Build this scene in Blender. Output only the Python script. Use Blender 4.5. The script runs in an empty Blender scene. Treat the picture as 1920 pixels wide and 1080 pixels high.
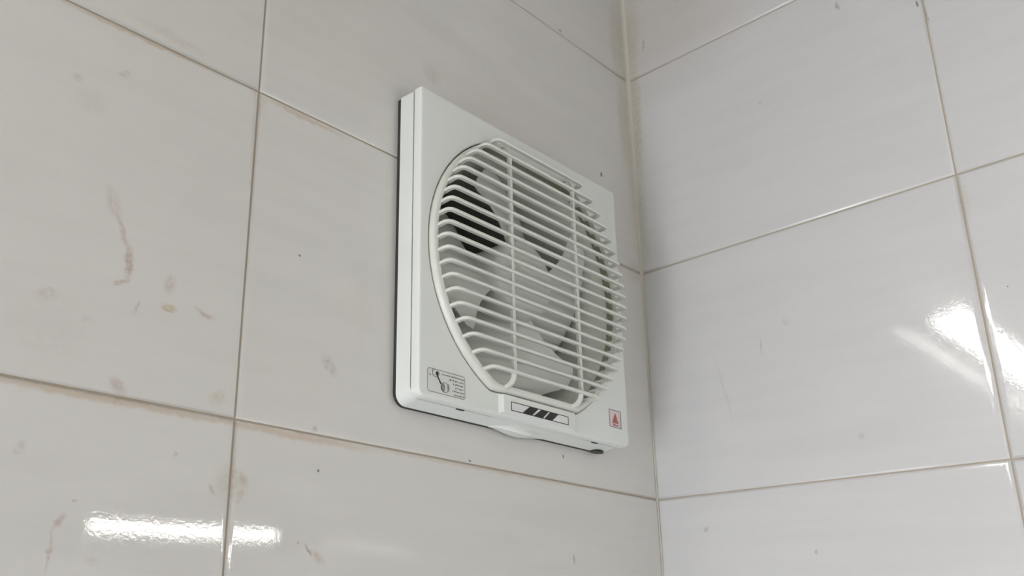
import bpy, bmesh, math, random
from mathutils import Vector, Matrix

# ------------------------------------------------------------------ scene, camera, light
scene = bpy.context.scene
col = scene.collection
S = 0.30            # one wall tile is 0.30 m high; plan units below are tile heights
ZF = 5.7            # height of the tile line z=0 above the floor, in tile heights

def W(x, d, z):
    """plan units (x along the fan wall, d out from it, z up) -> metres"""
    return Vector((x * S, -d * S, (z + ZF) * S))

scene.view_settings.view_transform = 'Standard'
scene.view_settings.look = 'None'
scene.view_settings.gamma = 1.0
scene.view_settings.use_curve_mapping = False
scene.view_settings.exposure = 0.76

cam_d = bpy.data.cameras.new('camera')
cam = bpy.data.objects.new('camera', cam_d)
col.objects.link(cam)
scene.camera = cam
yaw, pitch, roll = 0.8071, 0.3140, 0.0076
f = Vector((math.cos(pitch) * math.cos(yaw), math.cos(pitch) * math.sin(yaw), math.sin(pitch)))
rt = Vector((math.sin(yaw), -math.cos(yaw), 0))
up = rt.cross(f)
rt2 = math.cos(roll) * rt + math.sin(roll) * up
up2 = -math.sin(roll) * rt + math.cos(roll) * up
M = Matrix((rt2, up2, -f)).transposed().to_4x4()
M.translation = W(-3.2577, 2.0282, -0.5451)
cam.matrix_world = M
cam_d.sensor_width = 36
cam_d.lens = 36 * 1693.82 / 1920
cam_d.shift_x = 159.84 / 1920
cam_d.shift_y = 105.57 / 1920
cam_d.clip_start = 0.01

world = bpy.data.worlds.new('world')
scene.world = world
world.use_nodes = True
world.node_tree.nodes['Background'].inputs[0].default_value = (0.92, 0.95, 1.0, 1)
world.node_tree.nodes['Background'].inputs[1].default_value = 5.2

TUBE_POWER = 20.0       # emission strength of the tube lamps (fill also comes through the added doorway)
TUBE2_POWER = 17.0

# ---- marks and painted shade on the tiles: (u, z, radius 1, radius 2, angle, strength, kind), plan units
STAIN_SHADE_GAIN = 1.0
# blade count, span at root/tip (deg), sweep, handedness, pitch depth root/tip, middle depth, phase
BLADES = (4, 84, 100, 16, 1, .18, .25, -.030, -0.30)
STAIN_SHADE_L=[
 (-0.02, 1.9, 0.75, 0.05, -1.5708, 0.35, 'o'),
 (-1.30, 1.62, 0.75, 0.075, -0.16, 0.06, 'g'),  # faint diagonal shade band, painted as a darker strip
 (-2.4085, 0.4894, 0.0524, 0.0208, -1.1633, 0.35, 'w'),
 (-2.3749, 0.416, 0.0507, 0.0104, -1.1699, 0.45, 'b'),
 (-2.3514, 0.3432, 0.0525, 0.0126, -1.5009, 0.6, 'b'),
 (-2.3666, 0.2864, 0.0241, 0.0066, 0.4756, 0.5, 'b'),
 (-2.2352, 0.3164, 0.0304, 0.0172, -1.7113, 0.35, 'b'),
 (-2.233, 0.2524, 0.0252, 0.013, 0.1044, 0.7, 'y'),
 (-2.129, 0.2654, 0.0364, 0.008, -0.3418, 0.4, 'b'),
 (-2.318, 0.233, 0.025, 0.0054, 1.2931, 0.3, 'g'),
 (-2.5363, 0.2101, 0.0276, 0.0182, 0.1289, 0.35, 'p'),
 (-2.4386, 0.1723, 0.0217, 0.0107, 0.0456, 0.25, 'p'),
 (-2.3424, 0.0251, 0.0292, 0.0178, -0.6359, 0.45, 'b'),
 (-2.3396, -0.01, 0.0143, 0.0064, 0.8787, 0.7, 'g'),
 (-2.0706, 0.0473, 0.0312, 0.0209, 0.3895, 0.3, 'y'),
 (-1.7087, 0.2098, 0.0365, 0.022, -0.8541, 0.3, 'g'),
 (-1.7521, 0.0147, 0.0127, 0.0103, 1.1036, 0.5, 'g'),
 (-2.012, -0.1653, 0.0469, 0.0514, 1.0596, 0.28, 'y'),
 (-1.9732, -0.1572, 0.0222, 0.0127, -0.9492, 0.4, 'b'),
 (-2.0653, -0.1906, 0.0173, 0.0074, -0.8804, 0.4, 'b'),
 (-1.981, -0.1997, 0.0222, 0.0123, 1.1294, 0.25, 'b'),
 (-2.4542, -0.3673, 0.0545, 0.0059, 1.5371, 0.4, 'b'),
 (-2.4398, -0.3025, 0.0211, 0.0096, 0.8875, 0.5, 'b'),
 (-2.4136, -0.2573, 0.0068, 0.0048, 0.378, 0.6, 'g'),
 (-2.3566, -0.3882, 0.0196, 0.0116, -0.0679, 0.3, 'p'),
 (-1.7538, -0.3208, 0.0204, 0.0065, -0.7668, 0.55, 'g'),
 (-1.7249, -0.3367, 0.0324, 0.0152, -0.4444, 0.4, 'b'),
 (-1.7912, -0.3065, 0.006, 0.0044, -0.3087, 0.5, 'g'),
 (-1.8357, 0.5218, 0.0066, 0.0062, -0.9201, 0.9, 'k'),
 (-1.7334, -0.102, 0.0075, 0.0073, -1.7559, 0.9, 'k'),
 (-0.2634, 1.3925, 0.0211, 0.0127, -1.7929, 0.9, 'k'),
 (-0.615, 0.0933, 0.0128, 0.0095, -1.6342, 0.7, 'k'),
 (-1.1149, 0.0097, 0.0105, 0.0056, -0.0963, 0.8, 'k'),
 (-1.2994, 1.4005, 0.0521, 0.0432, -0.4747, 0.3, 'p'),
 (-0.5164, 2.0052, 0.0145, 0.0131, -0.3952, 0.5, 'k'),
 (-2.5477, -0.1561, 0.0214, 0.0138, 1.0851, 0.2, 'g'),
 (-2.1743, -0.1192, 0.0085, 0.0085, -1.8148, 0.3, 'g'),
 (-2.5419, 0.7917, 0.0161, 0.015, -0.5175, 0.2, 'g'),
 (-2.4212, 0.8596, 0.0213, 0.01, 0.5415, 0.25, 'g'),
 (-1.569, 0.4224, 0.0925, 0.1108, -0.9115, 0.1, 'p'),
 (-2.5242, 0.1214, 0.0999, 0.1146, -0.3972, 0.12, 'p'),
 (-0.5751, -0.2735, 0.0299, 0.0094, -1.4547, 0.4, 'k'),
 (-2.38, -0.0125, 0.42, 0.0125, 0.0, 0.75, 'l'),
 (-1.82, -0.015, 0.30, 0.013, -0.012, 0.75, 'l'),
 (-1.0664, -0.009, 0.62, 0.0085, 0.0, 0.4, 'l'),
 (-2.38, 0.990, 0.30, 0.0100, 0.01, 0.65, 'l'),
 (-1.84, 0.982, 0.17, 0.0110, -0.01, 0.6, 'l'),
 (-2.0192, 0.7825, 0.1935, 0.009, -1.5307, 0.35, 'p'),
 (-2.0129, 0.9634, 0.0578, 0.0328, -1.1729, 0.25, 'p'),
 (-2.0075, -0.1613, 0.1436, 0.0095, -1.6062, 0.3, 'p'),
 (-2.3001, 1.0374, 0.133, 0.0187, -0.0447, 0.2, 'y'),
 (-2.5007, 0.7409, 0.0485, 0.0401, -0.093, 0.12, 'y'),
 (-1.1541, 1.2757, 0.1386, 0.0364, -0.0312, 0.12, 'g'),
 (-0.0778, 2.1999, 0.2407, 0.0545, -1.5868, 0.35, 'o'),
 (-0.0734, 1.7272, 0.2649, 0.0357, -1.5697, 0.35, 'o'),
 (-0.0515, 0.9926, 0.0601, 0.066, -0.8262, 0.2, 'y'),
 (0.042, 0.1642, 0.1562, 0.0163, -1.6337, 0.4, 'p'),
]
STAIN_SHADE_R=[
 (-0.20, 2.35, 0.50, 0.55, 0.0, 0.32, 'r'),  # broad brownish patch: corner shade painted in together with grime
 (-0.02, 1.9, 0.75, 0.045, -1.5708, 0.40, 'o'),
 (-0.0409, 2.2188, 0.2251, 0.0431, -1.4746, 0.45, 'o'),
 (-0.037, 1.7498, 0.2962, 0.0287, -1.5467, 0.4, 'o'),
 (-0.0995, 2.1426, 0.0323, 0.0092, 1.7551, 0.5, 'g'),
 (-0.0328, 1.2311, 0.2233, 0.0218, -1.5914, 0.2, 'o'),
 (-0.9812, 1.8645, 0.0216, 0.0077, -1.678, 0.7, 'g'),
 (-0.6219, 1.5908, 0.007, 0.0061, -2.085, 0.5, 'g'),
 (-1.2576, 1.717, 0.0224, 0.0068, -1.6667, 0.8, 'k'),
 (-1.28, 1.657, 0.0447, 0.0069, -1.5744, 0.6, 'g'),
 (-0.3391, 0.4037, 0.1427, 0.0067, -1.7612, 0.25, 'y'),
 (-0.5117, 0.5429, 0.0353, 0.0043, -1.6231, 0.4, 'g'),
 (-0.2924, 2.2458, 0.0982, 0.0595, -2.4368, 0.2, 'p'),
 (-0.5172, 2.0762, 0.157, 0.1074, -2.8731, 0.1, 'p'),
 (-0.6178, 0.6211, 0.0159, 0.0159, -2.1742, 0.15, 'g'),
 (-0.8349, 0.1398, 0.0124, 0.0129, 2.3683, 0.3, 'g'),
 (-0.6286, -0.2459, 0.0071, 0.0078, -2.0654, 0.6, 'g'),
 (-0.208, -0.1358, 0.0124, 0.0136, -1.8976, 0.4, 'g'),
 (-1.2851, 0.8959, 0.1002, 0.0193, -1.5482, 0.2, 'y'),
 (-1.2761, 0.443, 0.3578, 0.0138, -1.5517, 0.2, 'y'),
 (-1.3593, 0.5568, 0.0044, 0.0039, -2.058, 0.8, 'k'),
]

# ------------------------------------------------------------------ helpers
def mat(name):
    m = bpy.data.materials.new(name); m.use_nodes = True
    return m, m.node_tree, m.node_tree.nodes['Principled BSDF']

def plastic(name, rgb, rough=0.35, bump=0.0, scale=900, trans=0.0):
    m, nt, b = mat(name)
    n = nt.nodes.new('ShaderNodeTexNoise'); n.inputs['Scale'].default_value = 14; n.inputs['Detail'].default_value = 4
    tc = nt.nodes.new('ShaderNodeTexCoord'); nt.links.new(tc.outputs['Object'], n.inputs['Vector'])
    r = nt.nodes.new('ShaderNodeMix'); r.data_type = 'RGBA'
    r.inputs['A'].default_value = (*[c * 0.965 for c in rgb], 1); r.inputs['B'].default_value = (*rgb, 1)
    nt.links.new(n.outputs['Fac'], r.inputs['Factor']); nt.links.new(r.outputs['Result'], b.inputs['Base Color'])
    b.inputs['Roughness'].default_value = rough
    if bump:
        n2 = nt.nodes.new('ShaderNodeTexNoise'); n2.inputs['Scale'].default_value = scale
        nt.links.new(tc.outputs['Object'], n2.inputs['Vector'])
        bp = nt.nodes.new('ShaderNodeBump'); bp.inputs['Strength'].default_value = bump; bp.inputs['Distance'].default_value = 0.0003
        nt.links.new(n2.outputs['Fac'], bp.inputs['Height']); nt.links.new(bp.outputs['Normal'], b.inputs['Normal'])
    return m

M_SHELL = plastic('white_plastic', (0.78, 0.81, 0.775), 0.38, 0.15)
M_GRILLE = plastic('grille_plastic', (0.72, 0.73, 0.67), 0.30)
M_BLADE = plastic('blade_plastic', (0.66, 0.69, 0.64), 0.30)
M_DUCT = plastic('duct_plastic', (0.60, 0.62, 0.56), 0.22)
M_DARK = plastic('dark_gap_fill', (0.035, 0.035, 0.033), 0.7)
M_BLACK = plastic('black_ink', (0.010, 0.011, 0.010), 0.45)
M_GREYINK = plastic('grey_ink', (0.30, 0.30, 0.29), 0.5)
M_DARKINK = plastic('faded_black_ink', (0.16, 0.16, 0.155), 0.5)
M_PAPER = plastic('label_white', (0.80, 0.80, 0.80), 0.4)
M_SILVER = plastic('label_silver', (0.73, 0.75, 0.715), 0.4)
M_PINK = plastic('label_pink', (0.76, 0.62, 0.60), 0.4)
M_RED = plastic('label_red', (0.45, 0.13, 0.12), 0.4)
M_BLUEINK = plastic('blue_grey_ink', (0.22, 0.25, 0.33), 0.4)
M_LIP_SHADE = plastic('shaded_yellow_lip_plastic', (0.30, 0.30, 0.21), 0.4)  # yellowed olive, darkened to stand for the shade inside the collar
M_SEALANT = plastic('yellowed_sealant', (0.60, 0.57, 0.49), 0.45)
M_SHUTTER = plastic('shutter_plastic', (0.03, 0.032, 0.030), 0.6)
M_GROUT = plastic('grout', (0.44, 0.38, 0.30), 0.8)
M_PAINT = plastic('ceiling_paint', (0.36, 0.34, 0.31), 0.8)
M_WALLPAINT = plastic('wall_paint', (0.70, 0.69, 0.68), 0.6)
M_FLOOR = plastic('floor_tile', (0.78, 0.78, 0.78), 0.4)
M_CASE = plastic('lamp_case_enamel', (0.30, 0.30, 0.30), 0.4)

def lamp_mat(name, power):
    m, nt, b = mat(name)
    b.inputs['Base Color'].default_value = (0.9, 0.9, 0.9, 1)
    b.inputs['Emission Color'].default_value = (1.0, 0.975, 0.92, 1)
    b.inputs['Emission Strength'].default_value = power
    return m

STAIN_SHADE_COL = {'b': (0.40, 0.26, 0.18), 'w': (0.50, 0.38, 0.32), 'p': (0.52, 0.40, 0.37), 'y': (0.47, 0.38, 0.20),
            'g': (0.24, 0.23, 0.19), 'k': (0.045, 0.042, 0.04), 'o': (0.46, 0.40, 0.27), 'l': (0.57, 0.475, 0.37), 'r': (0.40, 0.35, 0.28)}

def tile_mat(name, axis, stains_shades, seed, tone=(1, 1, 1)):
    """glossy white ceramic tile: faint horizontal marbling, hand grime, rusty marks and painted shade at fixed places on the wall"""
    m, nt, b = mat(name); N = nt.nodes; Lk = nt.links.new
    tc = N.new('ShaderNodeTexCoord')
    sp = N.new('ShaderNodeSeparateXYZ'); Lk(tc.outputs['Object'], sp.inputs[0])
    cb = N.new('ShaderNodeCombineXYZ')
    Lk(sp.outputs[axis], cb.inputs[0]); Lk(sp.outputs['Z'], cb.inputs[1])
    sc = N.new('ShaderNodeMapping'); sc.vector_type = 'POINT'
    sc.inputs['Scale'].default_value = (1 / S, 1 / S, 1); sc.inputs['Location'].default_value = (0, -ZF, 0)
    Lk(cb.outputs[0], sc.inputs[0])
    P = sc.outputs[0]
    def noise(vec, scale, detail=3, rough=0.55):
        n = N.new('ShaderNodeTexNoise'); n.inputs['Scale'].default_value = scale
        n.inputs['Detail'].default_value = detail; n.inputs['Roughness'].default_value = rough
        Lk(vec, n.inputs['Vector']); return n
    def mix(fac, a, bcol):
        x = N.new('ShaderNodeMix'); x.data_type = 'RGBA'
        Lk(fac, x.inputs['Factor'])
        if isinstance(a, tuple): x.inputs['A'].default_value = (*a, 1)
        else: Lk(a, x.inputs['A'])
        x.inputs['B'].default_value = (*bcol, 1)
        return x.outputs['Result']
    def mr(v, a, bb, c=0., d=1.):
        r = N.new('ShaderNodeMapRange'); r.interpolation_type = 'SMOOTHSTEP'
        for i, q in enumerate((a, bb, c, d)): r.inputs[i + 1].default_value = q
        Lk(v, r.inputs[0]); return r.outputs[0]
    # marbling, stretched along the tile
    st = N.new('ShaderNodeMapping'); st.inputs['Scale'].default_value = (0.55, 4.5, 1); st.inputs['Location'].default_value = (seed, seed, 0)
    st.inputs['Rotation'].default_value = (0, 0, 0.06)
    Lk(P, st.inputs[0])
    n1 = noise(st.outputs[0], 2.6, 5, 0.6)
    c = mix(mr(n1.outputs['Fac'], 0.35, 0.70), (0.710, 0.702, 0.688), (0.688, 0.680, 0.666))
    n2 = noise(P, 1.3, 4)
    c = mix(mr(n2.outputs['Fac'], 0.50, 0.85, 0, 0.35), c, (0.68, 0.655, 0.63))
    tn = N.new('ShaderNodeVectorMath'); tn.operation = 'MULTIPLY'; tn.inputs[1].default_value = tone; Lk(c, tn.inputs[0]); c = tn.outputs[0]
    # warped coordinates for the marks
    dn = noise(P, 34, 4, 0.6)
    sb = N.new('ShaderNodeVectorMath'); sb.operation = 'SUBTRACT'; sb.inputs[1].default_value = (0.5, 0.5, 0.5); Lk(dn.outputs['Color'], sb.inputs[0])
    ml = N.new('ShaderNodeVectorMath'); ml.operation = 'SCALE'; ml.inputs['Scale'].default_value = 0.024; Lk(sb.outputs[0], ml.inputs[0])
    ad = N.new('ShaderNodeVectorMath'); ad.operation = 'ADD'; Lk(P, ad.inputs[0]); Lk(ml.outputs[0], ad.inputs[1])
    PW = ad.outputs[0]
    fn = noise(P, 60, 4, 0.7); fine = mr(fn.outputs['Fac'], 0.32, 0.62, 0.25, 1.0)
    for (u, v, r1, r2, rot, s, k) in stains_shades:
        mp = N.new('ShaderNodeMapping'); mp.vector_type = 'TEXTURE'
        mp.inputs['Location'].default_value = (u, v, 0); mp.inputs['Rotation'].default_value = (0, 0, rot)
        mp.inputs['Scale'].default_value = (max(r1, .004) * (1.25 if k != 'k' else .75), max(r2, .004) * (1.25 if k != 'k' else .75), 1000)
        Lk(P if k == 'k' else PW, mp.inputs[0])
        ln = N.new('ShaderNodeVectorMath'); ln.operation = 'LENGTH'; Lk(mp.outputs[0], ln.inputs[0])
        mk = mr(ln.outputs['Value'], 0.25 if k != 'k' else 0.6, 1.0, s * STAIN_SHADE_GAIN * (1 if k != 'k' else .75), 0.0)
        if k not in 'klr':
            mu = N.new('ShaderNodeMath'); mu.operation = 'MULTIPLY'; Lk(mk, mu.inputs[0]); Lk(fine, mu.inputs[1]); mk = mu.outputs[0]
        c = mix(mk, c, STAIN_SHADE_COL[k])
    Lk(c, b.inputs['Base Color'])
    b.inputs['Roughness'].default_value = 0.04
    b.inputs['Specular IOR Level'].default_value = 0.5
    # slight waviness of the glaze plus orange peel
    w1 = noise(P, 2.2, 2); w2 = noise(P, 95, 3)
    b1 = N.new('ShaderNodeBump'); b1.inputs['Strength'].default_value = 0.35; b1.inputs['Distance'].default_value = 0.00025
    Lk(w1.outputs['Fac'], b1.inputs['Height'])
    b2 = N.new('ShaderNodeBump'); b2.inputs['Strength'].default_value = 0.30; b2.inputs['Distance'].default_value = 0.00009
    Lk(w2.outputs['Fac'], b2.inputs['Height']); Lk(b1.outputs['Normal'], b2.inputs['Normal'])
    Lk(b2.outputs['Normal'], b.inputs['Normal'])
    return m

def obj(name, bm, mats, parent=None, smooth=False, weld=True):
    if weld: bmesh.ops.remove_doubles(bm, verts=bm.verts, dist=1e-6)
    bmesh.ops.recalc_face_normals(bm, faces=bm.faces)
    me = bpy.data.meshes.new(name); bm.to_mesh(me); bm.free()
    for q in (mats if isinstance(mats, (list, tuple)) else [mats]): me.materials.append(q)
    if smooth:
        for p in me.polygons: p.use_smooth = True
    o = bpy.data.objects.new(name, me); col.objects.link(o)
    if parent is not None:
        o.parent = parent
        o.matrix_parent_inverse = Matrix.Translation(parent_world(parent)).inverted()
    return o

def parent_world(p):
    v = Vector(p.location)
    return v if p.parent is None else Vector((0, 0, 0)) + ORIGIN.get(p.name, Vector((0, 0, 0)))
ORIGIN = {}

def smooth_angle(o, deg=35):
    me = o.data
    for p in me.polygons: p.use_smooth = True
    me.set_sharp_from_angle(angle=math.radians(deg))

def quad(bm, pts, mi=0):
    fc = bm.faces.new([bm.verts.new(p) for p in pts]); fc.material_index = mi; return fc

def box(bm, x0, x1, d0, d1, z0, z1, mi=0, bevel=0):
    vs = [bm.verts.new(W(x, d, z)) for x in (x0, x1) for d in (d0, d1) for z in (z0, z1)]
    fs = []
    for a in ((0, 1, 3, 2), (4, 6, 7, 5), (0, 4, 5, 1), (2, 3, 7, 6), (0, 2, 6, 4), (1, 5, 7, 3)):
        q = bm.faces.new([vs[i] for i in a]); q.material_index = mi; fs.append(q)
    if bevel:
        es = list({e for q in fs for e in q.edges})
        bmesh.ops.bevel(bm, geom=es, offset=bevel * S, segments=2, affect='EDGES', profile=0.5, material=mi)

def loft(bm, rings, closed=True, cap0=False, cap1=False, mi=0):
    """bridge lists of points"""
    R = [[bm.verts.new(p) for p in r] for r in rings]
    n = len(R[0])
    for a, b_ in zip(R, R[1:]):
        for i in range(n if closed else n - 1):
            j = (i + 1) % n
            q = bm.faces.new((a[i], a[j], b_[j], b_[i])); q.material_index = mi
    if cap0: bm.faces.new(R[0]).material_index = mi
    if cap1: bm.faces.new(R[-1]).material_index = mi
    return R

# ------------------------------------------------------------------ the setting
def rrect_pts(x0, x1, z0, z1):
    return [(x0, z0), (x1, z0), (x1, z1), (x0, z1)]

def add_tile(bm, P, x0, x1, z0, z1, soft, rnd, sub=True):
    """one pillow-edged tile; P(u, h, z) maps wall coordinates to space (h = height above the tile face, negative inside)"""
    g = 0.0017
    x0 += g; x1 -= g; z0 += g; z1 -= g
    tl = [rnd.uniform(-.0003, .0003) for _ in range(4)]          # hand-laid: each corner stands a hair in or out
    prof = [(0, -0.04), (0, -0.007), (0.002, -0.0040), (0.007, -0.0018), (soft * .55, -0.0006), (soft, 0.0), (soft * 1.6, 0.0)]
    rings = []
    for ins, h in prof:
        r = []
        for (x, z) in ((x0 + ins, z0 + ins), (x1 - ins, z0 + ins), (x1 - ins, z1 - ins), (x0 + ins, z1 - ins)):
            s = (x - x0) / (x1 - x0); t = (z - z0) / (z1 - z0)
            o = tl[0] * (1 - s) * (1 - t) + tl[1] * s * (1 - t) + tl[2] * s * t + tl[3] * (1 - s) * t
            r.append(P(x, h + o, z))
        rings.append(r)
    loft(bm, rings, cap0=True, cap1=True)

def tiled_wall(name, P, us, zs, ustart, uend, m, soft=0.022, hole=None, seed=1):
    rnd = random.Random(seed)
    bm = bmesh.new()
    for a, b_ in zip(us, us[1:]):
        for c, d_ in zip(zs, zs[1:]):
            add_tile(bm, P, a, b_, c, d_, soft, rnd)
    nt = len(bm.faces)
    # mortar bed behind the tiles
    z0, z1 = zs[0], zs[-1]
    vs = [bm.verts.new(P(u, h, z)) for u in (ustart, uend) for h in (-0.0055, -0.6) for z in (z0, z1)]
    for a in ((0, 1, 3, 2), (4, 6, 7, 5), (0, 4, 5, 1), (2, 3, 7, 6), (0, 2, 6, 4), (1, 5, 7, 3)):
        bm.faces.new([vs[i] for i in a]).material_index = 1
    o = obj(name, bm, [m, M_GROUT], weld=False)
    if hole:
        cx, cz, r = hole
        cb = bmesh.new()
        ring = lambda d: [W(cx + r * math.cos(t), d, cz + r * math.sin(t)) for t in [2 * math.pi * i / 96 for i in range(96)]]
        loft(cb, [ring(0.3), ring(-1.0)], cap0=True, cap1=True)
        cu = obj('cutter', cb, M_GROUT)
        md = o.modifiers.new('hole', 'BOOLEAN'); md.operation = 'DIFFERENCE'; md.object = cu; md.solver = 'EXACT'; md.use_self = True
        dg = bpy.context.evaluated_depsgraph_get(); dg.update()
        me = bpy.data.meshes.new_from_object(o.evaluated_get(dg))
        o.modifiers.clear(); o.data = me
        bpy.data.objects.remove(cu)
    smooth_angle(o, 50)
    o['kind'] = 'structure'
    return o

XL, YB, ZC = -9.0, 2.95, 3.6        # far end, opposite wall, ceiling (plan units)
M_TL = tile_mat('tile_fan_wall', 'X', STAIN_SHADE_L, 3.1, (0.985, 0.98, 0.955))
M_TR = tile_mat('tile_side_wall', 'Y', STAIN_SHADE_R, 7.7, (0.91, 0.915, 0.935))  # same tile as the fan wall, colour lowered to stand for weaker light
M_TP = tile_mat('tile_plain', 'X', [], 1.3)
M_TPY = tile_mat('tile_plain_side', 'Y', [], 2.3)
zs = [-ZF, -4.985, -3.99, -2.993, -1.996, -0.998, 0.0, 0.999, 1.988, 2.98, ZC]
PL = lambda u, h, z: W(u, h, z)
PR = lambda u, h, z: W(-h, -u, z)               # u = y in plan units (negative into the room)
wall_left = tiled_wall('wall_left', PL, [XL, -8.05, -6.04, -4.022, -2.011, 0.0005], zs, XL, 0.6, M_TL, soft=0.010, hole=(-0.915, 0.684, 0.462), seed=5)
wall_right = tiled_wall('wall_right', PR, [-YB, -1.2745, 0.0005], zs, -YB, 0.6, M_TR, soft=0.014, seed=9)
PB = lambda u, h, z: W(u, YB - h, z)
PX = lambda u, h, z: W(XL + h, -u, z)
bm = bmesh.new(); box(bm, XL - .6, .6, YB, YB + .6, -ZF, ZC); wall_back = obj('wall_back', bm, M_WALLPAINT); wall_back['kind'] = 'structure'
# end wall with an unseen doorway, added to let low fill light in
DY0, DY1, DZ = 0.2, 2.8, -0.9
bm = bmesh.new()
box(bm, XL - .6, XL, 0, DY0, -ZF, ZC); box(bm, XL - .6, XL, DY1, YB, -ZF, ZC); box(bm, XL - .6, XL, DY0, DY1, DZ, ZC)
wall_front = obj('wall_front', bm, M_WALLPAINT); wall_front['kind'] = 'structure'
pd = bpy.data.lights.new('fill_doorway_portal', 'AREA'); pd.shape = 'RECTANGLE'
pd.size = (DY1 - DY0) * S; pd.size_y = (DZ + ZF) * S; pd.cycles.is_portal = True
po = bpy.data.objects.new('fill_doorway_portal', pd); col.objects.link(po)
po.location = W(XL - .5, (DY0 + DY1) / 2, (DZ - ZF) / 2)
po.rotation_euler = (math.pi / 2, 0, -math.pi / 2)
bm = bmesh.new(); box(bm, XL - .6, .6, -.6, YB + .6, -ZF - .3, -ZF); o = obj('floor', bm, M_FLOOR); o['kind'] = 'structure'
bm = bmesh.new(); box(bm, XL - .6, .6, -.6, YB + .6, ZC, ZC + .3); o = obj('ceiling', bm, M_PAINT); o['kind'] = 'structure'

# yellowed sealant run down the inside corner
bm = bmesh.new(); rnd = random.Random(8); R_ = []
for i in range(61):
    z = -1.2 + 4.8 * i / 60; t = min(1, max(0, (z - .35) / 1.2))
    r = .0035 + .0105 * t + rnd.uniform(-.0008, .0008)
    R_.append([W(.01, -.01, z), W(-r, -.01, z), W(-r, .0004, z), W(-r * .42, r * .18, z), W(-r * .18, r * .42, z), W(-.0004, r, z), W(.01, r, z)])
loft(bm, R_, cap0=True, cap1=True)
o = obj('trim_1', bm, M_SEALANT); smooth_angle(o, 60); o['kind'] = 'structure'

# ------------------------------------------------------------------ tube lamps (outside the frame; seen as the streaks on the glaze)
def tube_lamp(label, a, b_, out, power, r=0.04, casew=0.09, group=None, gap=0.1):
    """a, b_: tube ends in plan units; out: direction of the wall behind it (unit vector in plan x,d,z)"""
    root = bpy.data.objects.new('tube_lamp', None); col.objects.link(root)
    A, B, O = Vector(a), Vector(b_), Vector(out)
    mid = (A + B) / 2 + O * (gap + .06)
    root.location = W(*mid)
    root['label'] = label; root['category'] = 'lamp'
    if group: root['group'] = group
    T = (B - A).normalized(); U = T.cross(O).normalized()
    def tube(bm, p, q, rr, n=20):
        def ring(c, k): return [W(*(c + (U * math.cos(t) + O * math.sin(t)) * rr * k)) for t in [2 * math.pi * i / n for i in range(n)]]
        loft(bm, [ring(p, .8), ring(p + T * rr * .3, 1), ring(q - T * rr * .3, 1), ring(q, .8)], cap0=True, cap1=True)
    bm = bmesh.new(); tube(bm, A, B, r)
    t_ = obj('glass_tube', bm, lamp_mat('lit_tube', power), root); smooth_angle(t_, 50)
    for p, q in ((A - T * .05, A + T * .0), (B, B + T * .05)):
        bm = bmesh.new(); tube(bm, p, q, r * 1.12)
        smooth_angle(obj('end_cap', bm, M_CASE, root), 50)
    bm = bmesh.new()
    sec = [(-casew, gap + .06), (-casew, gap + .015), (-casew * .6, gap - .03), (casew * .6, gap - .03), (casew, gap + .015), (casew, gap + .06)]
    rg = lambda c: [W(*(c + U * s + O * t)) for s, t in sec]
    loft(bm, [rg(A - T * .1), rg(B + T * .1)], cap0=True, cap1=True)
    obj('lamp_case', bm, M_CASE, root)
    for c in (A - T * .06, B + T * .06):
        bm = bmesh.new()
        rg = lambda k: [W(*(c + T * s * .03 + O * t)) for s in (-1, 1) for t in ((-r * 1.2, gap) if s < 0 else (gap, -r * 1.2))]
        R = [[W(*(c + U * q * .035 + T * s * .03 + O * t)) for s, t in ((-1, -r * 1.2), (1, -r * 1.2), (1, gap), (-1, gap))] for q in (-1, 1)]
        loft(bm, R, cap0=True, cap1=True); obj('lamp_holder', bm, M_CASE, root)
    return root

tube_lamp('lit thick tube lamp on the fan wall, far left of the fan', (-7.6, .13, 1.89), (-4.1, .13, 1.89), (0, -1, 0), TUBE_POWER, r=.042, casew=.05, gap=.07)
tube_lamp('lit thin tube lamp below the thick one on the fan wall', (-7.6, .13, 1.68), (-3.6, .13, 1.68), (0, -1, 0), TUBE_POWER, r=.036, casew=.04, gap=.07)
tube_lamp('lit short tube lamp on the wall facing the fan', (-1.183, 2.735, .01), (-.178, 2.461, .014), (0, 1, 0), TUBE2_POWER, r=.028, gap=.1)

# ------------------------------------------------------------------ the exhaust fan
FCX, FCZ = -0.915, 0.684
fan = bpy.data.objects.new('exhaust_fan', None); col.objects.link(fan)
fan.location = W(FCX, 0.0, FCZ)
fan['label'] = 'white square exhaust fan with round slatted grille on the tiled wall'
fan['category'] = 'exhaust fan'

X0, X1, Z0, Z1 = -1.467, -0.368, 0.146, 1.217
TAU = 2 * math.pi

def rr_loop(ins, rad, n=10, x0=X0, x1=X1, z0=Z0, z1=Z1, topk=.3):
    """rounded rectangle, list of (x, z), counter-clockwise from bottom-left corner"""
    x0, x1, z0, z1 = x0 + ins, x1 - ins, z0 + ins, z1 - ins
    rb = max(rad - ins, .004); rtop = max(rad * topk - ins, .003); pts = []
    for cx, cz, a0, rad in ((x0 + rb, z0 + rb, math.pi, rb), (x1 - rb, z0 + rb, 1.5 * math.pi, rb), (x1 - rtop, z1 - rtop, 0, rtop), (x0 + rtop, z1 - rtop, .5 * math.pi, rtop)):
        for i in range(n + 1):
            t = a0 + .5 * math.pi * i / n
            pts.append((cx + rad * math.cos(t), cz + rad * math.sin(t)))
    return pts

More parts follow.
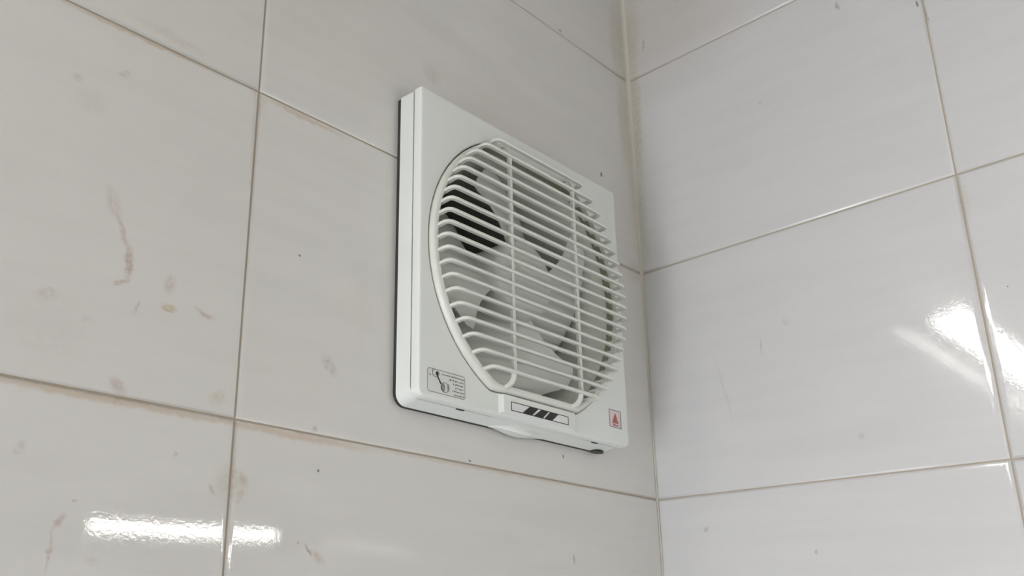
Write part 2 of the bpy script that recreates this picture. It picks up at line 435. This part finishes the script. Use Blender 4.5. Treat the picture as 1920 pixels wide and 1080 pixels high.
def rr_ang(a, ins, rad, **k):
    """radius of that rounded rectangle from the fan centre in direction a"""
    pts = rr_loop(ins, rad, 12, **k); ca, sa = math.cos(a), math.sin(a)
    best = 0
    for (xa, za), (xb, zb) in zip(pts, pts[1:] + pts[:1]):
        xa -= FCX; xb -= FCX; za -= FCZ; zb -= FCZ
        dx, dz = xb - xa, zb - za
        den = ca * dz - sa * dx
        if abs(den) < 1e-12: continue
        t = (xa * dz - za * dx) / den
        u = (xa * sa - za * ca) / den
        if t > 0 and -1e-6 <= u <= 1 + 1e-6: best = max(best, t)
    return best

def tc_ang(a, R, zt, k=0.0):
    """circle with the top and bottom cut off flat; k softens the corner"""
    s = abs(math.sin(a))
    r2 = zt / s if s > 1e-6 else 9
    if k <= 0: return min(R, r2)
    h = max(0, 1 - abs(R - r2) / k)
    return min(R, r2) - h * h * k * .25

corner_as = []
NA = 240
angs = sorted(set([round(TAU * i / NA, 6) for i in range(NA)] +
    [round(math.atan2(z - FCZ, x - FCX) % TAU, 6) for ins in (0,) for x, z in rr_loop(0, .026, 6)] +
    [round(q % TAU, 6) for b0 in (math.asin(.462 / .503),) for q in (b0, math.pi - b0, math.pi + b0, -b0)]))
def pol(a, r, d): return W(FCX + r * math.cos(a), d, FCZ + r * math.sin(a))
OX, OZ = -.006, -.009          # the opening in the cover sits a touch low and left of the fan axis
def polo(a, r, d): return W(FCX + OX + r * math.cos(a), d, FCZ + OZ + r * math.sin(a))

# back housing, a tray standing off the wall, its gap shadow filled in dark
bm = bmesh.new()
loops = [(0.030, 0.014), (0.012, 0.014), (0.003, 0.018), (0.0015, 0.040), (0.0, 0.0850), (0.012, 0.0850), (0.012, 0.07)]
draft = lambda d: dict(z0=Z0 - .019 * (1 - d / .09), z1=Z1 + .012 * (1 - d / .09))      # the tray widens towards the wall
R_ = [[W(x, d, z) for x, z in rr_loop(i, .042, **draft(d))] for i, d in loops]
loft(bm, R_)
# inner return to the duct mouth
A2 = angs
loft(bm, [[pol(a, rr_ang(a, .03, .055, **draft(.014)), .014) for a in A2], [pol(a, .462, .014) for a in A2]])
loft(bm, [[pol(a, rr_ang(a, .012, .055), .07) for a in A2], [pol(a, .47, .07) for a in A2]])
housing = obj('housing', bm, M_SHELL, fan); smooth_angle(housing, 40)

bm = bmesh.new()
loft(bm, [[W(x, d, z) for x, z in rr_loop(.007, .05, **draft(0))] for d in (0.0, .016)])
loft(bm, [[pol(a, rr_ang(a, .007, .05, **draft(0)), .0005) for a in A2], [pol(a, .468, .0005) for a in A2]])
obj('gap_shade_spacer', bm, M_DARK, fan)  # near-black colour stands for the shadow in the gap behind the housing

# front cover
bm = bmesh.new()
prof = [(.006, .0905), (.0005, .0905), (-.0025, .093), (-.003, .105), (-.0015, .120), (.001, .1240), (.0055, .1255)]
rings = [[pol(a, rr_ang(a, i, .026), d) for a in A2] for i, d in prof]
rings += [[pol(a, rr_ang(a, .010, .026), .1256) for a in A2], [polo(a, tc_ang(a, .520, .470), .1256) for a in A2], [polo(a, tc_ang(a, .514, .460), .1256) for a in A2], [polo(a, tc_ang(a, .511, .457), .122) for a in A2], [polo(a, tc_ang(a, .511, .457), .080) for a in A2]]
loft(bm, rings)
cover = obj('front_cover', bm, M_SHELL, fan); smooth_angle(cover, 32)

# raised pad under the grille that carries the striped label
bm = bmesh.new()
px0, px1, pz0, pz1 = -1.113, -0.700, 0.150, 0.2155
sec = [(0, .125), (.016, .1365), (.020, .1372)]
R_ = []
for q, d in ((0, .124), (.017, .1365), (.021, .1372)):
    R_.append([W(px0 + q, d, pz0 + q * .3), W(px1 - q, d, pz0 + q * .3), W(px1 - q, d, pz1), W(px0 + q, d, pz1)])
loft(bm, R_, cap1=True)
smooth_angle(obj('label_pad', bm, M_SHELL, fan), 20)

# grille: collar + bars + struts
bm = bmesh.new()
prof = [(.5070, .085), (.5070, .126), (.5055, .133), (.5010, .140), (.4960, .1430)]
rings = [[polo(a, tc_ang(a, R, R - .0535), d) for a in A2] for R, d in prof]
prof = [(.4905, .1430, .006), (.4880, .140, .02), (.4865, .134, .03), (.4865, .127, .03), (.492, .122, .03)]
rings += [[pol(a, tc_ang(a, R, R - .050, k), d) for a in A2] for R, d, k in prof]
loft(bm, rings)
collar = obj('grille_collar', bm, M_GRILLE, fan); smooth_angle(collar, 40)

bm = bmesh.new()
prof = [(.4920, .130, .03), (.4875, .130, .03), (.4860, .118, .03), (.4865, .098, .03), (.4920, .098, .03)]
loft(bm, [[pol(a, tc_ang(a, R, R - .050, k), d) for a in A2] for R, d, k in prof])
smooth_angle(obj('inner_lip', bm, M_LIP_SHADE, collar), 40)  # collar's inner wall, its shade put into the olive colour

def bar_path(hb, hw, db=.112, df=.1965, rc=.026, n=7):
    """half path (x offset, d) from the collar out and over; mirrored"""
    p0 = Vector((-hb, db)); p1 = Vector((-hw, df)); 
    dirn = (p1 - p0).normalized()
    s = p1 - dirn * rc; e = p1 + Vector((rc, 0))
    pts = [p0, p0.lerp(s, .5), s]
    for i in range(1, n):
        t = i / n
        pts.append(s * (1 - t) ** 2 + p1 * 2 * t * (1 - t) + e * t * t)
    pts.append(e)
    return pts

def add_bar(z, parent):
    dz = z - FCZ
    hb = math.sqrt(max(.4920 ** 2 - dz * dz, .01)); hw = math.sqrt(max(.5015 ** 2 - dz * dz, .01))
    if abs(dz) > .40: hb = hw - .014
    half = bar_path(hb, hw, rc=.038)
    pts = half + [Vector((-hw * .5, .1965)), Vector((0, .1965)), Vector((hw * .5, .1965))] + [Vector((-p.x, p.y)) for p in reversed(half)]
    bm = bmesh.new(); rings = []
    for i, p in enumerate(pts):
        a = pts[max(i - 1, 0)]; b_ = pts[min(i + 1, len(pts) - 1)]
        t = (b_ - a).normalized(); n = Vector((-t.y, t.x))      # outward normal in plan
        if n.y < 0 and abs(t.x) > .3: n = -n
        # keep the normal on the outside of the U
        c = Vector((0, .10)); 
        if n.dot(p - c) < 0: n = -n
        th = .0052; dp = .018
        sec = [(0, -th * .45), (0, th * .45), (-.0025, th), (-dp, th * .8), (-dp, -th * .8), (-.0025, -th)]
        rings.append([W(FCX + p.x + n.x * s, p.y + n.y * s, z + h) for s, h in sec])
    loft(bm, rings, cap0=True, cap1=True)
    smooth_angle(obj('grille_bar', bm, M_GRILLE, parent), 40)

ZB = [1.1155 - .0440 * i for i in range(20)]
for z in ZB: add_bar(z, collar)

for xs in (-1.092, -.733):
    z_lo, z_hi = FCZ - .447, FCZ + .447
    path = [Vector((xs, .141, z_lo)), Vector((xs, .150, z_lo + .0015)), Vector((xs, .162, z_lo + .006)), Vector((xs, .172, z_lo + .014)), Vector((xs, .179, z_lo + .026)), Vector((xs, .182, z_lo + .045)),
            Vector((xs, .182, FCZ)), Vector((xs, .182, z_hi - .045)), Vector((xs, .174, z_hi - .018)), Vector((xs, .156, z_hi - .004)), Vector((xs, .138, z_hi))]
    bm = bmesh.new(); rings = []
    for i, p in enumerate(path):
        a = path[max(i - 1, 0)]; b_ = path[min(i + 1, len(path) - 1)]
        t = (b_ - a).normalized(); n = Vector((0, t.z, -t.y))
        w = .0070
        rings.append([W(*(p + Vector((s * w, 0, 0)) + n * h)) for s, h in ((-1, -.0065), (1, -.0065), (1, .005), (.6, .0065), (-.6, .0065), (-1, .005))])
    loft(bm, rings, cap0=True, cap1=True)
    smooth_angle(obj('grille_strut', bm, M_GRILLE, collar), 40)

# air duct through the wall, flared mouth behind the collar
bm = bmesh.new()
cir = [TAU * i / 128 for i in range(128)]
prof = [(.503, .102), (.491, .101), (.484, .094), (.468, .074), (.452, .050), (.440, .020), (.434, -.02), (.434, -.56), (.444, -.56), (.444, -.02), (.455, .01)]
loft(bm, [[pol(a, R, d) for a in cir] for R, d in prof])
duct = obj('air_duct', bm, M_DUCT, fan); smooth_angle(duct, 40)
# back shutter leaves
bm = bmesh.new()
for i in range(5):
    zc = FCZ + (i - 2) * .168
    hw = math.sqrt(max(.434 ** 2 - max(abs(zc + .084 - FCZ), abs(zc - .084 - FCZ), .0) ** 2, .02)) if i != 2 else .43
    box(bm, FCX - hw, FCX + hw, -.50, -.488, zc - .088, zc + .082)
box(bm, FCX - .434, FCX + .434, -.548, -.535, FCZ - .434, FCZ + .434)
obj('back_shutter', bm, M_SHUTTER, fan)
# motor cage: three spokes carrying the motor
bm = bmesh.new()
cyl = [TAU * i / 48 for i in range(48)]
loft(bm, [[pol(a, R, d) for a in cyl] for R, d in ((.11, -.15), (.125, -.16), (.125, -.34), (.10, -.36))], cap0=True, cap1=True)
motor = obj('motor', bm, M_DUCT, fan); smooth_angle(motor, 40)
for k in range(3):
    a = k * TAU / 3 + .5
    bm = bmesh.new()
    ca, sa = math.cos(a), math.sin(a)
    R_ = []
    for r in (.11, .436):
        R_.append([W(FCX + r * ca + s * sa * .02, d, FCZ + r * sa - s * ca * .02) for s, d in ((-1, -.26), (1, -.26), (1, -.31), (-1, -.31))])
    loft(bm, R_, cap0=True, cap1=True); obj('motor_spoke', bm, M_DUCT, motor)

# impeller: domed hub and swept twisted blades
bm = bmesh.new()
prof = [(.150, -.135), (.150, .070), (.147, .088), (.138, .100), (.124, .106), (.075, .110), (.070, .1085), (.030, .1095), (.010, .110)]
loft(bm, [[pol(a, R, d) for a in cyl] for R, d in prof], cap0=True, cap1=True)
hub = obj('impeller_hub', bm, M_BLADE, fan); smooth_angle(hub, 40)
def blade(a0, parent):
    bm = bmesh.new(); nr, ns = 14, 12
    top, bot = [], []
    for i in range(nr + 1):
        u = i / nr; r = .146 + (.418 - .146) * u
        span = math.radians(BL_SPAN0 + (BL_SPAN1 - BL_SPAN0) * math.sin(u * 1.5))
        sweep = math.radians(BL_SWEEP) * u * u
        if u > .8: span *= 1 - .35 * ((u - .8) / .2) ** 2
        rowt, rowb = [], []
        for j in range(ns + 1):
            v = j / ns - .5
            a = a0 + BL_DIR * (sweep + v * span)
            pitch_d = v * (BL_PITCH0 + (BL_PITCH1 - BL_PITCH0) * u)
            cam_ = .012 * (1 - 4 * v * v)
            d = BL_MID + pitch_d + cam_
            th = .0055 * (1 - 3.2 * v * v * .9) + .0012
            rowt.append(pol(a, r, d + th)); rowb.append(pol(a, r, d - th))
        top.append(rowt); bot.append(rowb)
    rings = [t + list(reversed(b_)) for t, b_ in zip(top, bot)]
    loft(bm, rings, cap0=True, cap1=True)
    smooth_angle(obj('impeller_blade', bm, M_BLADE, parent), 50)
BL_N, BL_SPAN0, BL_SPAN1, BL_SWEEP, BL_DIR, BL_PITCH0, BL_PITCH1, BL_MID, BL_PHASE = BLADES
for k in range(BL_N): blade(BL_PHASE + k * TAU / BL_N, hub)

# release tab on the underside
bm = bmesh.new(); n = 24; R_ = []
tx0, tx1 = -1.045, -.765
for i in range(n + 1):
    t = i / n; x = tx0 + (tx1 - tx0) * t
    b = math.sin(math.pi * t) ** 1.6
    zt = Z0 + .010; zl = Z0 - .0135 - .013 * b
    df = .030 + .040 * b ** .6
    R_.append([W(x, .018, zt), W(x, df, zt), W(x, df, zl + .004 + .12 * max(0, df - .03)), W(x, df - .006, zl), W(x, .018, zl - .001 * b)])
loft(bm, R_, cap0=True, cap1=True)
smooth_angle(obj('release_tab', bm, M_SHELL, fan), 30)
# shallow rib along the underside of the cover
bm = bmesh.new(); n = 20; R_ = []
for i in range(n + 1):
    t = i / n; x = -1.105 + (.48) * t; b = math.sin(math.pi * t) ** .35
    R_.append([W(x, .082, Z0 + .008), W(x, .118, Z0 + .008), W(x, .116, Z0 - .001 - .003 * b), W(x, .086, Z0 - .001 - .002 * b)])
loft(bm, R_, cap0=True, cap1=True)
smooth_angle(obj('underside_rib', bm, M_SHELL, fan), 50)
# screwdriver slots and the cord notch
def slot(x, w, d0, d1, zz, name, mm, h=.0022, n=14):
    bm = bmesh.new()
    lo = [(x + w * math.cos(t) , (d0 + d1) / 2 + (d1 - d0) / 2 * math.sin(t)) for t in [TAU * i / n for i in range(n)]]
    loft(bm, [[W(a, b, zz + .006) for a, b in lo], [W(a, b, zz - h) for a, b in lo]], cap0=True, cap1=True)
    return obj(name, bm, mm, fan)
slot(-1.252, .019, .0835, .0945, Z0 - .0005, 'screw_slot', M_DARK, .004)
slot(-.540, .019, .0835, .0945, Z0 - .0005, 'screw_slot', M_DARK, .004)
slot(-.440, .034, .006, .046, Z0 - .0145, 'cord_notch', M_BLACK, .0022)

# ---- printed labels: thin films on the cover
def film(bm, pts, d, mi, th=.0008):
    a = [bm.verts.new(W(x, d + th, z)) for x, z in pts]
    f_ = bm.faces.new(a); f_.material_index = mi
def frame(bm, loop_o, loop_i, d, mi):
    for i in range(len(loop_o)):
        j = (i + 1) % len(loop_o)
        film(bm, [loop_o[i], loop_o[j], loop_i[j], loop_i[i]], d, mi)
def solid_label(name, pts, d0, mats, draw, label=None):
    bm = bmesh.new()
    loft(bm, [[W(x, d0 - .001, z) for x, z in pts], [W(x, d0 + .0006, z) for x, z in pts]], cap1=True)
    draw(bm, d0 + .0004)
    bmesh.ops.recalc_face_normals(bm, faces=[])
    me = bpy.data.meshes.new(name); bm.to_mesh(me); bm.free()
    for q in mats: me.materials.append(q)
    o = bpy.data.objects.new(name, me); col.objects.link(o); o.parent = fan
    o.matrix_parent_inverse = Matrix.Translation(fan.location).inverted()
    if label: o['label'] = label
    return o

def rl(x0, x1, z0, z1, r, ins=0, n=4):
    return rr_loop(ins, r, n, x0, x1, z0, z1, 1)

def draw_wiring(bm, d):
    x0, x1, z0, z1 = -1.434, -1.268, .164, .2395
    frame(bm, rl(x0, x1, z0, z1, .010), rl(x0, x1, z0, z1, .010, .0022), d, 1)
    def disc(cx, cz, r, mi, dd=0, sx=1.0):
        film(bm, [(cx + sx * r * math.cos(t), cz + r * math.sin(t)) for t in [TAU * i / 20 for i in range(20)]], d + dd, mi)
    def ringf(cx, cz, r, w, mi, sx=1.0):
        A = [(cx + sx * r * math.cos(t), cz + r * math.sin(t)) for t in [TAU * i / 24 for i in range(24)]]
        B = [(cx + sx * (r - w) * math.cos(t), cz + (r - w) * math.sin(t)) for t in [TAU * i / 24 for i in range(24)]]
        frame(bm, A, B, d + .0002, mi)
    # small fan symbol, cord, and plug drawn at its end
    ringf(-1.398, .2265, .0125, .002, 1, 1.3); disc(-1.412, .2262, .0085, 4, .0002, 1.2); disc(-1.392, .2262, .0062, 2, .0005)
    pts = [(-1.3935, .225), (-1.388, .214), (-1.381, .205), (-1.376, .196)]
    for (xa, za), (xb, zb) in zip(pts, pts[1:]):
        film(bm, [(xa - .0030, za), (xa + .0034, za), (xb + .0028, zb), (xb - .0024, zb)], d + .0004, 2)
    ringf(-1.357, .188, .0165, .0025, 1, 1.15); disc(-1.366, .187, .0130, 1, .0002, .7)
    film(bm, [(-1.347, .178), (-1.341, .178), (-1.341, .202), (-1.347, .200)], d + .0004, 1)
    film(bm, [(-1.426, .216), (-1.418, .216), (-1.418, .219), (-1.426, .219)], d, 1)
    # six short right-aligned lines of tiny print, too small to read in the photograph
    rnd = random.Random(4)
    starts = [-1.372, -1.340, -1.322, -1.312, -1.325, -1.317]
    for i, xs in enumerate(starts):
        zc = .2275 - i * .0112; x = xs
        while x < -1.276:
            w = rnd.uniform(.0022, .0052); h = rnd.uniform(.0012, .0026); o_ = rnd.uniform(-.0009, .0009)
            film(bm, [(x, zc + o_ - h), (x + w, zc + o_ - h), (x + w, zc + o_ + h), (x, zc + o_ + h)], d, 3)
            x += w + rnd.uniform(.0010, .0030)
solid_label('wiring_label', rl(-1.434, -1.268, .164, .2395, .010), .1256, [M_SILVER, M_GREYINK, M_BLACK, M_DARKINK, M_PAPER], draw_wiring, 'small grey printed wiring diagram with a plug symbol')

LX0, LX1, LZ0, LZ1 = -1.062, -.757, .1655, .1965
def draw_stripes(bm, d):
    o_ = [(LX0, LZ0), (LX1, LZ0), (LX1, LZ1), (LX0, LZ1)]; w = .0026
    i_ = [(LX0 + w * 1.3, LZ0 + w), (LX1 - w * 1.3, LZ0 + w), (LX1 - w * 1.3, LZ1 - w), (LX0 + w * 1.3, LZ1 - w)]
    frame(bm, o_, i_, d, 1)
    L = LX1 - LX0
    for b0, b1, t0, t1 in ((.18, .345, .315, .465), (.372, .53, .515, .645), (.56, .70, .67, .82)):
        film(bm, [(LX0 + b0 * L, LZ0 + .001), (LX0 + b1 * L, LZ0 + .001), (LX0 + t1 * L, LZ1 - .001), (LX0 + t0 * L, LZ1 - .001)], d + .0002, 1)
solid_label('striped_label', [(LX0, LZ0), (LX1, LZ0), (LX1, LZ1), (LX0, LZ1)], .1372, [M_PAPER, M_BLACK], draw_stripes, 'white label with three slanted black stripes')

def draw_warn(bm, d):
    x0, x1, z0, z1 = -.492, -.416, .2070, .2755
    o_ = [(x0, z0), (x1, z0), (x1, z1), (x0, z1)]; w = .003
    frame(bm, o_, [(x0 + w * 1.5, z0 + w), (x1 - w * 1.5, z0 + w), (x1 - w * 1.5, z1 - w), (x0 + w * 1.5, z1 - w)], d, 1)
    cx = -.4535
    for za, zb, wa, wb in ((.2385, .2625, .0120, .0018), (.2300, .2385, .0175, .0120), (.2245, .2300, .0190, .0175)):
        film(bm, [(cx - wa, za), (cx + wa, za), (cx + wb, zb), (cx - wb, zb)], d + .0002, 2)
    film(bm, [(cx - .016, .2145), (cx + .018, .2140), (cx + .018, .2185), (cx - .016, .2190)], d + .0002, 2)
    film(bm, [(cx - .011, .2190), (cx - .004, .2190), (cx - .004, .2215), (cx - .011, .2215)], d + .0002, 2)
solid_label('warning_label', [(-.492, .207), (-.416, .207), (-.416, .2755), (-.492, .2755)], .1256, [M_PINK, M_BLUEINK, M_RED], draw_warn, 'small pink square label with a red triangular mark')
